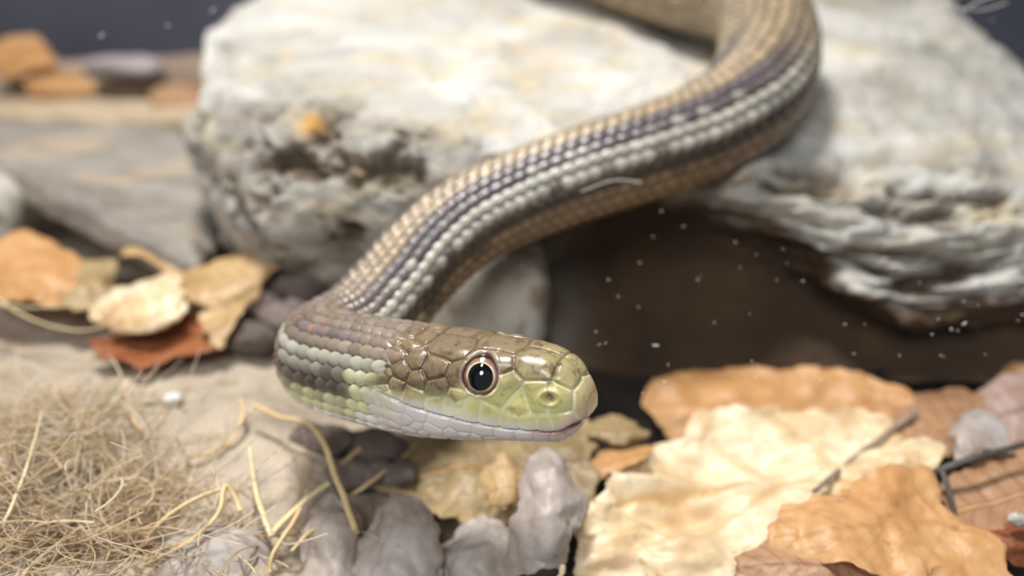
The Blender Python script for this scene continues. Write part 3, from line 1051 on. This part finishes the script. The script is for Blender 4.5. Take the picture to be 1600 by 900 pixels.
lv = lv + (.12 * fbm(lv * .8, 4))[:, None] * np.array([0, 0, 1])
tag(mk('driftwood_log', lv, lf, M['wood']), 'blurred grey-brown log along the dark back panel', 'log')
stone('stone', 192, 104, 34.5, 1.5, .7, .42, M['lilac'], 'blurred pale lilac stone on the log at the back', 6)
leaf('curled_leaf', [[(-40, 72, 34), (20, 58, 34.5), (60, 62, 34.5), (90, 82, 34)], [(-40, 95, 33), (20, 88, 33), (60, 90, 33), (92, 98, 33)], [(-40, 118, 33.5), (20, 118, 33), (60, 112, 33), (85, 112, 33.5)]], M['orange'],
     'blurred orange-brown leaf on the log, at the top left corner', seed=1, rib=M['rib'], k=.8)
leaf('rolled_leaf', [[(42, 118, 34), (75, 110, 34.2), (110, 112, 34), (148, 120, 33.6)], [(40, 135, 32.6), (75, 130, 32.4), (115, 130, 32.4), (148, 136, 32.6)], [(50, 158, 32.8), (80, 164, 32.6), (115, 162, 32.6), (145, 156, 33)]], M['orange'],
     'blurred orange rolled leaf on the bark strip behind the slate slab', seed=2, rib=M['rib'], k=.4)
leaf('folded_leaf', [[(238, 140, 32), (265, 130, 32.4), (300, 132, 32), (325, 138, 32)], [(240, 155, 31), (270, 150, 31), (300, 152, 31), (325, 156, 31)], [(245, 172, 31), (275, 176, 31), (300, 176, 31), (325, 174, 31)]], M['brown'],
     'blurred brown folded leaf tucked against the boulder\'s left side', seed=3, rib=M['rib'], k=.5)

# ------------------------------------------------------------------ leaf pile on the left
leaf('curled_leaf', [[(-40, 392, 20.6), (20, 366, 21), (70, 370, 21.2), (125, 398, 20.8)], [(-40, 425, 19.6), (25, 420, 19.5), (80, 425, 19.5), (130, 440, 19.6)], [(-40, 470, 19.4), (30, 476, 19), (80, 478, 19), (130, 470, 19.2)]], M['orange'],
     'orange-brown curled leaf at the left edge, below the dark gap under the slab', seed=4, rib=M['rib'], k=.6)
leaf('crumpled_leaf', [[(85, 412, 20.8), (120, 404, 21), (160, 400, 21), (192, 400, 20.8)], [(75, 445, 19.8), (120, 440, 19.6), (155, 432, 19.6), (185, 436, 19.8)], [(60, 490, 19), (100, 485, 18.9), (140, 478, 18.9), (180, 470, 19)]], M['olive'],
     'buff leaf behind the cream crumpled leaf in the left leaf pile', seed=5, rib=M['rib'], k=.35, wr=.2)
leaf('crumpled_leaf', [[(150, 468, 19.3), (195, 448, 19.4), (240, 436, 19.5), (285, 430, 19.4)], [(138, 492, 18.6), (190, 482, 18.3), (240, 470, 18.3), (292, 455, 18.8)], [(150, 512, 18.4), (195, 520, 18), (240, 516, 18), (296, 480, 18.5)], [(158, 502, 18.6), (200, 512, 18.3), (240, 508, 18.3), (290, 476, 18.7)]], M['cream'],
     'cream crumpled leaf with a rolled lower lip in the middle of the left leaf pile', seed=55, k=.25, wr=.1)
leaf('leaf_strip', [[(180, 392, 20.6), (205, 384, 20.6), (240, 398, 20.4), (285, 428, 19.8)], [(188, 404, 20.2), (212, 398, 20.2), (240, 412, 20), (275, 440, 19.6)]], M['tan'],
     'narrow arching leaf strip under the slab\'s front edge', seed=56, k=.2, wr=.04)
leaf('curled_leaf', [[(262, 438, 19.8), (330, 408, 20), (390, 388, 20), (452, 378, 19.8)], [(280, 462, 18.8), (335, 450, 18.8), (390, 432, 19), (440, 410, 19.4)], [(300, 478, 18.6), (330, 500, 18.4), (362, 500, 18.6), (415, 440, 19.2)]], M['tan'],
     'long tan leaf of the left pile, reaching up to the boulder', seed=6, rib=M['rib'], k=.3, wr=.12)
leaf('cupped_leaf', [[(215, 505, 18.8), (250, 488, 19), (290, 482, 19), (335, 500, 18.6)], [(170, 530, 18.4), (230, 530, 18.7), (290, 528, 18.7), (350, 525, 18.2)], [(110, 520, 17.8), (170, 560, 17.5), (240, 568, 17.4), (330, 548, 17.6)]], M['rust'],
     'rust-brown cupped leaf under the cream crumpled leaf', seed=7, k=.4, wr=.12)
leaf('cupped_leaf', [[(305, 490, 18.4), (335, 480, 18.6), (365, 470, 18.7), (392, 462, 18.7)], [(320, 520, 18), (345, 512, 18.1), (365, 500, 18.2), (380, 490, 18.3)], [(330, 545, 17.8), (345, 548, 17.8), (352, 540, 17.9), (365, 520, 18)]], M['tan'],
     'narrow tan leaf standing right of the rust-brown cupped leaf', seed=8, k=.3)
k = 0
for px, py, d, r in ((405, 478, 19.4, .42), (448, 500, 18.8, .46), (470, 445, 20, .5), (398, 528, 18.5, .38), (520, 430, 20.2, .5), (425, 450, 20, .4)):
    k += 1
    nm = ['left of the neck bend', 'touching the neck bend from behind', 'up against the boulder\'s base', 'nearest the sandy ground', 'hidden most by the snake\'s neck', 'under the tip of the long tan leaf'][k - 1]
    stone('soil_clod', px, py, d, r * 1.3, r, r * .8, M['darksoil'], 'dark grey-brown clod of soil ' + nm, 10 + k, 'clod', rough=.4, group='soil clods behind the neck', nn=28)
stone('pebble', 270, 624, 16.8, .17, .14, .12, M['quartz'], 'white pebble on the sandy ground left of the neck', 21, 'pebble', nn=24)
stone('pebble', 8, 726, 14.9, .14, .12, .12, M['quartz'], 'white pebble in the straw at the left edge', 22, 'pebble', nn=24)

# ------------------------------------------------------------------ litter on the right
leaf('crinkled_leaf', [[(1000, 592, 18.4), (1120, 572, 18.8), (1260, 572, 18.8), (1345, 576, 18.6), (1440, 622, 18)], [(1010, 640, 18), (1120, 630, 18.1), (1250, 625, 18.2), (1350, 630, 18.1), (1445, 650, 17.7)],
      [(1040, 690, 17.7), (1130, 690, 17.9), (1250, 690, 18), (1350, 690, 17.9), (1440, 690, 17.4)]], M['orange'],
     'tan-brown leaf behind the big cream leaf, by the boulder\'s base', seed=11, k=.4, wr=.25, wf=.8, veins=.02)
leaf('dry_leaf', [[(1400, 640, 18), (1445, 615, 18.2), (1500, 606, 18.2), (1545, 620, 18)], [(1400, 680, 17), (1450, 670, 17), (1500, 660, 17), (1545, 665, 17)], [(1420, 720, 16.4), (1450, 715, 16.4), (1500, 710, 16.4), (1540, 710, 16.4)]], M['brown'],
     'tan-brown leaf right of the big cream leaf, below the dark undercut', seed=12, rib=M['rib'], k=.4, wr=.12)
leaf('dry_leaf', [[(1525, 628, 18), (1565, 588, 18.4), (1620, 578, 18.6), (1680, 590, 18.6)], [(1530, 662, 17.3), (1575, 645, 17.2), (1630, 640, 17.3), (1690, 640, 17.5)], [(1550, 700, 16.8), (1590, 700, 16.7), (1640, 700, 16.7), (1690, 700, 16.8)]], M['mauve'],
     'smooth mauve-brown leaf at the right edge above the twig', seed=13, rib=M['greyrib'], k=.5)
leaf('dry_leaf', [[(1560, 572, 19), (1590, 566, 19.2), (1640, 575, 19.2)], [(1580, 596, 18.6), (1610, 592, 18.6), (1650, 594, 18.6)], [(1600, 608, 18.5), (1620, 610, 18.5), (1650, 610, 18.5)]], M['orange'],
     'tip of a tan leaf at the right edge, above the mauve leaf', seed=14, k=.5)
leaf('shrivelled_leaf', [[(1482, 662, 16.6), (1505, 645, 16.8), (1535, 645, 16.8), (1565, 662, 16.6)], [(1480, 690, 16), (1505, 682, 15.9), (1535, 684, 15.9), (1580, 692, 16)], [(1490, 722, 15.7), (1510, 718, 15.7), (1540, 712, 15.7), (1590, 710, 15.8)]], M['greyleaf'],
     'small shrivelled grey-beige leaf touching the twig on the right', seed=15, k=.4, wr=.12)
leaf('crinkled_leaf', [[(1012, 672, 17), (1120, 645, 17.4), (1250, 628, 17.6), (1380, 640, 17.3), (1452, 690, 16.6)], [(940, 760, 15.6), (1080, 735, 16.2), (1240, 722, 16.5), (1370, 720, 16.2), (1462, 742, 15.8)],
      [(892, 830, 14.7), (1050, 815, 15.1), (1220, 800, 15.3), (1360, 800, 15.2), (1465, 800, 15)], [(870, 930, 13.9), (1040, 930, 14.0), (1200, 930, 14.1), (1340, 930, 14.1), (1465, 920, 14.1)]], M['cream'],
     'big cream crinkled leaf right of the snake\'s snout', seed=16, k=.25, wr=.68, wf=.9, ani=(.5, 1.1, 1.1), nu=110, nv=100, veins=.05, nveins=5, fine=.03)
leaf('dry_leaf', [[(1468, 752, 15.6), (1525, 716, 16), (1600, 694, 16.2), (1690, 690, 16.4)], [(1485, 800, 14.9), (1545, 785, 15), (1610, 770, 15.1), (1690, 770, 15.2)], [(1530, 850, 14.4), (1580, 845, 14.3), (1630, 840, 14.3), (1690, 840, 14.4)]], M['brown'],
     'brown leaf below the twig at the right edge', seed=17, rib=M['rib'], k=.3, wr=.1)
leaf('dry_leaf', [[(1530, 828, 14.2), (1580, 806, 14.4), (1640, 800, 14.4)], [(1545, 850, 13.9), (1590, 845, 13.9), (1650, 840, 13.9)], [(1570, 880, 13.9), (1600, 880, 13.9), (1650, 880, 13.9)]], M['rust'],
     'dark rust leaf tip at the right edge under the brown leaf', seed=18, k=.5)
leaf('folded_leaf', [[(1212, 784, 14.5), (1290, 768, 14.5), (1380, 738, 14.8), (1445, 738, 14.9), (1478, 800, 14.5)], [(1190, 842, 14), (1290, 835, 13.7), (1390, 815, 13.9), (1455, 815, 14.1), (1540, 838, 13.9)],
      [(1240, 880, 13.8), (1330, 880, 13.2), (1400, 915, 13.1), (1490, 930, 13.1), (1600, 925, 13.2)]], M['orange'],
     'orange-brown folded leaf lying in front of the big cream leaf', seed=19, k=.2, wr=.22, wf=1.1, nu=90, nv=70, veins=.0, nveins=6)
leaf('folded_leaf', [[(1150, 862, 14), (1220, 838, 14.1), (1300, 850, 13.9), (1350, 900, 13.5)], [(1150, 890, 13.7), (1220, 880, 13.5), (1290, 890, 13.4), (1340, 930, 13.2)], [(1150, 940, 13.4), (1220, 940, 13.2), (1280, 940, 13.2), (1330, 950, 13.1)]], M['brown'],
     'brown curled leaf at the bottom, tucked under the orange folded leaf', seed=20, k=.2, wr=.12)


def stick(name, branches, mat, label, cat, n=6):
    """a twig or blade: first branch is the thing, further branches are its parts"""
    root = None
    for pts, r0, r1 in branches:
        line = curve([P(*q) for q in pts], 40)
        line = line + .02 * np.stack([fbm(line * 2.2 + 3), fbm(line * 2.2 + 13), fbm(line * 2.2 + 23)], -1)
        tv, tf = tube(line, np.linspace(r0, r1, 40), n, .75)
        if root is None:
            root = tag(mk(name, tv, tf, mat), label, cat)
        else:
            part('side_twig', tv, tf, mat, root)
    return root


stick('twig', [([(1452, 742, 15.3), (1475, 732, 15.2), (1520, 716, 15.2), (1560, 706, 15.3), (1640, 682, 15.6)], .09, .06), ([(1472, 733, 15.2), (1482, 765, 14.9), (1492, 800, 14.7)], .06, .04)], M['twig'],
      'dark forked twig at the right edge, lying on brown leaves', 'twig')
stick('leaf_stalk', [([(1272, 768, 15.0), (1320, 728, 16.1), (1372, 688, 16.75), (1432, 642, 17.35)], .05, .08)], M['greyrib'], 'thin grey leaf stalk lying across the big cream leaf', 'twig')
stone('pebble', 1590, 812, 13.9, .14, .12, .10, M['palestone'], 'pale pebble at the right edge on the rust leaf tip', 23, 'pebble', nn=24)

# ------------------------------------------------------------------ litter in the middle
leaf('withered_leaf', [[(600, 705, 16.9), (690, 668, 17.2), (800, 655, 17.4), (930, 650, 17.2)], [(585, 745, 15.9), (700, 735, 16), (810, 725, 16.2), (935, 720, 16)], [(620, 790, 15.3), (710, 810, 15.2), (810, 815, 15.3), (920, 815, 15.2)]], M['olive'],
     'buff wrinkled leaf under the snake\'s chin', seed=31, rib=M['rib'], k=.35, wr=.26, wf=1.3, nu=80, nv=60, fine=.03)
leaf('leaf_scrap', [[(908, 668, 17), (950, 655, 17.2), (985, 656, 17.2), (1008, 668, 17)], [(915, 680, 16.6), (950, 676, 16.5), (985, 675, 16.5), (1005, 676, 16.6)], [(930, 692, 16.4), (955, 692, 16.4), (980, 692, 16.4), (996, 688, 16.5)]], M['olive'],
     'small buff leaf scrap just right below the snake\'s snout', seed=32, k=.6, th=.08)
leaf('leaf_scrap', [[(925, 712, 16.4), (955, 698, 16.6), (1000, 692, 16.6), (1030, 690, 16.6)], [(925, 730, 16), (960, 722, 15.9), (990, 716, 16), (1020, 712, 16)], [(925, 762, 15.7), (945, 752, 15.7), (985, 735, 15.8), (1000, 730, 15.9)]], M['orange'],
     'yellow-orange leaf scrap between the buff leaf and the big cream leaf', seed=33, k=.4)
leaf('leaf_scrap', [[(752, 745, 15.2), (775, 712, 15.4), (800, 708, 15.4), (822, 722, 15.3)], [(750, 775, 14.9), (775, 765, 14.8), (800, 760, 14.8), (820, 765, 14.9)], [(752, 800, 14.7), (775, 808, 14.7), (800, 805, 14.7), (815, 800, 14.8)]], M['tan'],
     'oval honey-tan leaf scrap beside the tall grey leaf lobe', seed=34, k=.8)
GL = dict(rib=None, wr=.19, wf=1.25, fine=.03, edge=.10)
leaf('grey_leaf', [[(808, 742, 14.7), (835, 706, 14.9), (870, 706, 14.9), (898, 740, 14.7)], [(812, 800, 14.2), (840, 780, 14), (872, 780, 14), (905, 800, 14.3)], [(790, 850, 14), (835, 840, 13.7), (870, 840, 13.7), (900, 860, 14)], [(770, 930, 13.9), (830, 900, 13.6), (860, 895, 13.6), (885, 910, 13.8)]], M['greyleaf'],
     'tall rounded grey leaf lobe standing up below the snout', seed=35, k=.25, **GL)
leaf('grey_leaf', [[(590, 790, 14.8), (615, 766, 15), (650, 770, 15), (672, 795, 14.8)], [(565, 840, 14.3), (610, 820, 14.1), (650, 822, 14.1), (690, 840, 14.3)], [(545, 940, 13.8), (600, 940, 13.5), (650, 940, 13.5), (700, 940, 13.7)]], M['greyleaf'],
     'broad silvery grey leaf lobe at the bottom, left of the mound', seed=36, k=.3, **GL)
leaf('grey_leaf', [[(488, 800, 14.7), (505, 774, 14.9), (530, 772, 14.9), (556, 800, 14.7)], [(482, 850, 14.2), (510, 830, 14.1), (540, 832, 14.1), (566, 850, 14.3)], [(465, 940, 13.8), (505, 940, 13.6), (540, 940, 13.6), (570, 940, 13.9)]], M['greyleaf'],
     'narrow grey leaf lobe at the bottom, next to the straw', seed=37, k=.3, **GL)
leaf('grey_leaf', [[(680, 850, 14.7), (720, 822, 14.8), (770, 810, 14.8), (815, 815, 14.7)], [(680, 880, 14.3), (720, 860, 14.1), (770, 850, 14.1), (820, 850, 14.2)], [(680, 940, 13.8), (730, 940, 13.7), (780, 940, 13.7), (820, 940, 13.8)]], M['greyleaf'],
     'low grey-tan leaf mound between the tall lobe and the broad silvery lobe', seed=38, k=.3, **GL)
stone('stone', 335, 905, 13.9, .98, .8, .78, M['greystone'], 'rounded lavender grey stone at the bottom, among the straw', 41, nn=72, rough=.16)
k = 0
for px, py, d, r, w_ in ((585, 700, 16.6, .42, 'left of the buff wrinkled leaf'), (612, 738, 15.9, .32, 'under the left end of the buff leaf'), (545, 745, 15.8, .36, 'beneath the long tan blade'), (500, 690, 16.4, .4, 'under the snake\'s throat')):
    k += 1
    stone('soil_clod', px, py, d, r * 1.4, r, r * .7, M['darksoil'], 'dark brown clod of soil ' + w_, 50 + k, 'clod', rough=.4, group='soil clods under the snake', nn=28)

# ------------------------------------------------------------------ straw
rs = np.random.RandomState(11)
NFB, NP = 1500, 20
u = rs.rand(NFB)
px = rs.uniform(-60, 470, NFB)
py = rs.uniform(612, 905, NFB)
keep = (py > 612 + np.clip(px - 90, 0, 400) * .5 + rs.uniform(-25, 25, NFB)) & (rs.rand(NFB) < np.interp(px, [150, 240, 330, 470], [1, .7, .16, .10]))
px, py = px[keep], py[keep]
NFB = len(px)
dd = np.interp(py, [600, 700, 800, 905], [17, 15.3, 14.2, 13.5])
C0 = np.stack([P(a, b_, c) for a, b_, c in zip(px, py, dd)])
C0[:, 2] = floor_z(C0[:, 0], C0[:, 1]) + rs.uniform(-.05, .5, NFB) * np.interp(px, [150, 320], [1, .25])
th0 = rs.uniform(0, 2 * math.pi, NFB)
curv = rs.normal(0, .95, NFB)
ln = rs.uniform(1.0, 4.4, NFB)
el = rs.normal(0, .34, NFB)
t = np.linspace(-.5, .5, NP)[None] * ln[:, None]
ang = th0[:, None] + curv[:, None] * t
dx = np.cumsum(np.cos(ang), 1) * (ln[:, None] / NP)
dy = np.cumsum(np.sin(ang), 1) * (ln[:, None] / NP)
dx -= dx[:, NP // 2:NP // 2 + 1]
dy -= dy[:, NP // 2:NP // 2 + 1]
dz = np.sin(el)[:, None] * t + .12 * np.sin(t * 2 + th0[:, None] * 3)
PT = np.stack([C0[:, :1] + dx, C0[:, 1:2] + dy, C0[:, 2:] + dz], -1)
PT[..., 1] = np.maximum(PT[..., 1], 9.75)
tg = np.gradient(PT, axis=1)
tg /= np.linalg.norm(tg, axis=-1, keepdims=True)
s1 = np.cross(tg, np.array([0.05, .1, 1.0]))
s1 /= np.linalg.norm(s1, axis=-1, keepdims=True)
s2 = np.cross(s1, tg)
wd_ = np.where(rs.rand(NFB) < .12, rs.uniform(.02, .035, NFB), rs.uniform(.007, .017, NFB))
a3 = np.array([0, 2.094, 4.189])
V3 = PT[:, :, None] + wd_[:, None, None, None] * (np.cos(a3)[:, None] * s1[:, :, None] + np.sin(a3)[:, None] * .6 * s2[:, :, None])
base_f = gridfaces(NP, 3, True)
fa = (base_f[None] + (np.arange(NFB) * NP * 3)[:, None, None]).reshape(-1, 4)
cs = np.stack([linv((250, 236, 210)), linv((240, 220, 184)), linv((252, 244, 228)), linv((226, 202, 162)), linv((160, 168, 104))])
cc = cs[rs.choice(5, NFB, p=[.36, .27, .22, .135, .015])] * rs.uniform(.8, 1.08, (NFB, 1))
cc = np.repeat(cc, NP * 3, 0)
tag(mk('dried_grass', V3.reshape(-1, 3), fa, M['grass'], col=cc), 'tangle of fine dried grass fibres at the bottom left', 'dried grass', kind='stuff')

BL = [
    ('palestraw', [(66, 640, 14.6), (50, 700, 14.2), (32, 755, 13.8), (8, 815, 13.4)], .012, .03, 'thin pale blade standing upright in the straw near the left edge'),
    ('tanstraw', [(206, 880, 13.5), (225, 845, 13.5), (262, 806, 13.6), (312, 776, 13.8), (352, 762, 14)], .045, .035, 'upper yellow-tan blade arching over the grey stone'),
    ('tanstraw', [(200, 895, 13.4), (245, 874, 13.3), (305, 838, 13.4), (342, 798, 13.7), (352, 758, 14), (368, 775, 14.0), (376, 798, 13.9)], .03, .05, 'lower yellow-tan blade bent over at the arch, beside the grey stone'),
    ('palestraw', [(390, 696, 15.0), (394, 730, 14.7), (402, 775, 14.2), (418, 822, 13.8), (424, 838, 13.7)], .035, .06, 'pale upright straw right of the bent blade'),
    ('palestraw', [(512, 756, 14.8), (480, 780, 14.4), (445, 812, 14), (420, 838, 13.7)], .05, .06, 'thick pale straw slanting down from the clods to the upright straw'),
    ('tanstraw', [(470, 795, 14.2), (452, 824, 13.9), (428, 862, 13.5), (422, 892, 13.4)], .04, .03, 'short orange-tan straw right of the grey stone'),
    ('tanstraw', [(376, 622, 16.4), (380, 650, 16), (358, 690, 15.6), (318, 710, 15.3), (288, 712, 15.3)], .045, .03, 'curled tan blade on the sandy ground left of the neck'),
    ('tanstraw', [(395, 632, 16.1), (440, 652, 15.7), (480, 660, 15.5), (506, 692, 15.2), (520, 735, 14.8), (536, 772, 14.4), (556, 832, 13.9)], .05, .06, 'long tan blade running from under the neck down to the grey leaf'),
    ('tanstraw', [(572, 692, 16.4), (550, 712, 16), (530, 726, 15.7)], .05, .035, 'short yellow straw on the dark clods under the throat'),
    ('straw', [(660, 688, 16.8), (620, 722, 16), (590, 745, 15.4), (548, 775, 14.9)], .02, .045, 'thin straw running along the left edge of the buff leaf'),
    ('straw', [(198, 616, 16.8), (204, 645, 16.3), (218, 668, 15.9), (240, 676, 15.7)], .06, .03, 'hooked straw on the sandy ground at the top of the tangle'),
    ('palestraw', [(156, 656, 15.9), (118, 690, 15.4), (70, 704, 15.2), (20, 700, 15.2)], .02, .03, 'pale straw lying flat across the top of the tangle'),
    ('palestraw', [(-10, 462, 19), (40, 494, 18.4), (100, 514, 18), (150, 514, 17.9), (192, 494, 18)], .03, .02, 'pale straw curving below the leaf pile on the left'),
    ('palestraw', [(-10, 476, 18.8), (50, 480, 18.5), (120, 478, 18.3), (175, 484, 18.2)], .03, .02, 'pale straw lying over the front of the leaf pile on the left'),
    ('green', [(130, 762, 14.3), (145, 770, 14.2), (156, 792, 14), (165, 802, 13.9)], .03, .05, 'short green blade in the straw tangle'),
    ('straw', [(455, 862, 13.7), (478, 836, 14), (500, 822, 14.2)], .03, .03, 'short straw in front of the narrow grey lobe'),
    ('palestraw', [(872, 905, 13.5), (878, 895, 13.5), (880, 885, 13.6)], .05, .05, 'stub of pale straw at the bottom, left of the big cream leaf'),
]
for mt, pts, r0, r1, lb in BL:
    stick('straw_blade', [(pts, r0, r1)], M[mt], lb, 'straw')

# ------------------------------------------------------------------ dust on the glass
rs = np.random.RandomState(5)
dv, df = [], []


def fleck(px, py, ln, wd, ang):
    d = PANE_Y + .012
    r = FWD + (px - 800) / F_PX * RGT + (450 - py) / F_PX * UPV
    c = CAMP + r * (d / r[1])
    ex = np.array([math.cos(ang), 0, math.sin(ang)])
    ez = np.array([-math.sin(ang), 0, math.cos(ang)])
    k = len(dv)
    for yy in (0, .008):
        for a_, b_ in ((-1, -.6), (0, -1), (1, -.5), (.9, .6), (0, 1), (-.9, .4)):
            dv.append(c + ex * a_ * ln + ez * b_ * wd + np.array([0, yy, 0]))
    df.append([k + i for i in range(5, -1, -1)])
    df.append([k + 6 + i for i in range(6)])
    for i in range(6):
        j = (i + 1) % 6
        df.append([k + i, k + j, k + 6 + j, k + 6 + i])


for _ in range(60):
    fleck(rs.uniform(930, 1600), rs.uniform(330, 625) if rs.rand() < .85 else rs.uniform(30, 330), rs.uniform(.005, .017), rs.uniform(.0025, .006), rs.uniform(-1.5, 1.5))
for q in ((158, 56, .03, .01, .6), (332, 16, .03, .008, .6), (262, 40, .02, .008, .6), (1025, 540, .04, .01, -.1), (1040, 598, .03, .008, -.5), (1180, 592, .03, .006, 1.2), (1507, 506, .03, .01, .7), (1487, 515, .02, .01, -1),
          (1284, 732, .02, .01, 0.4), (1316, 780, .02, .006, 0)):
    fleck(*q)
part('dust_flecks', np.array(dv), [tuple(x) for x in df], M['dust'], pane)['kind'] = 'stuff'


def on_glass(px, py):
    r = FWD + (px - 800) / F_PX * RGT + (450 - py) / F_PX * UPV
    return CAMP + r * ((PANE_Y + .015) / r[1])


for pts, r in (([(1440, 22), (1480, 12), (1530, 16), (1575, 4)], .004), ([(1500, 20), (1530, 2), (1560, -8)], .005), ([(908, 299), (925, 293), (945, 285), (970, 281), (1002, 285)], .005),):  # two scratches in the glass, then one stuck hair
    tv, tf = tube(curve([on_glass(*q) for q in pts], 24), r, 4)
    part('glass_mark', tv, tf, M['dust'], pane)
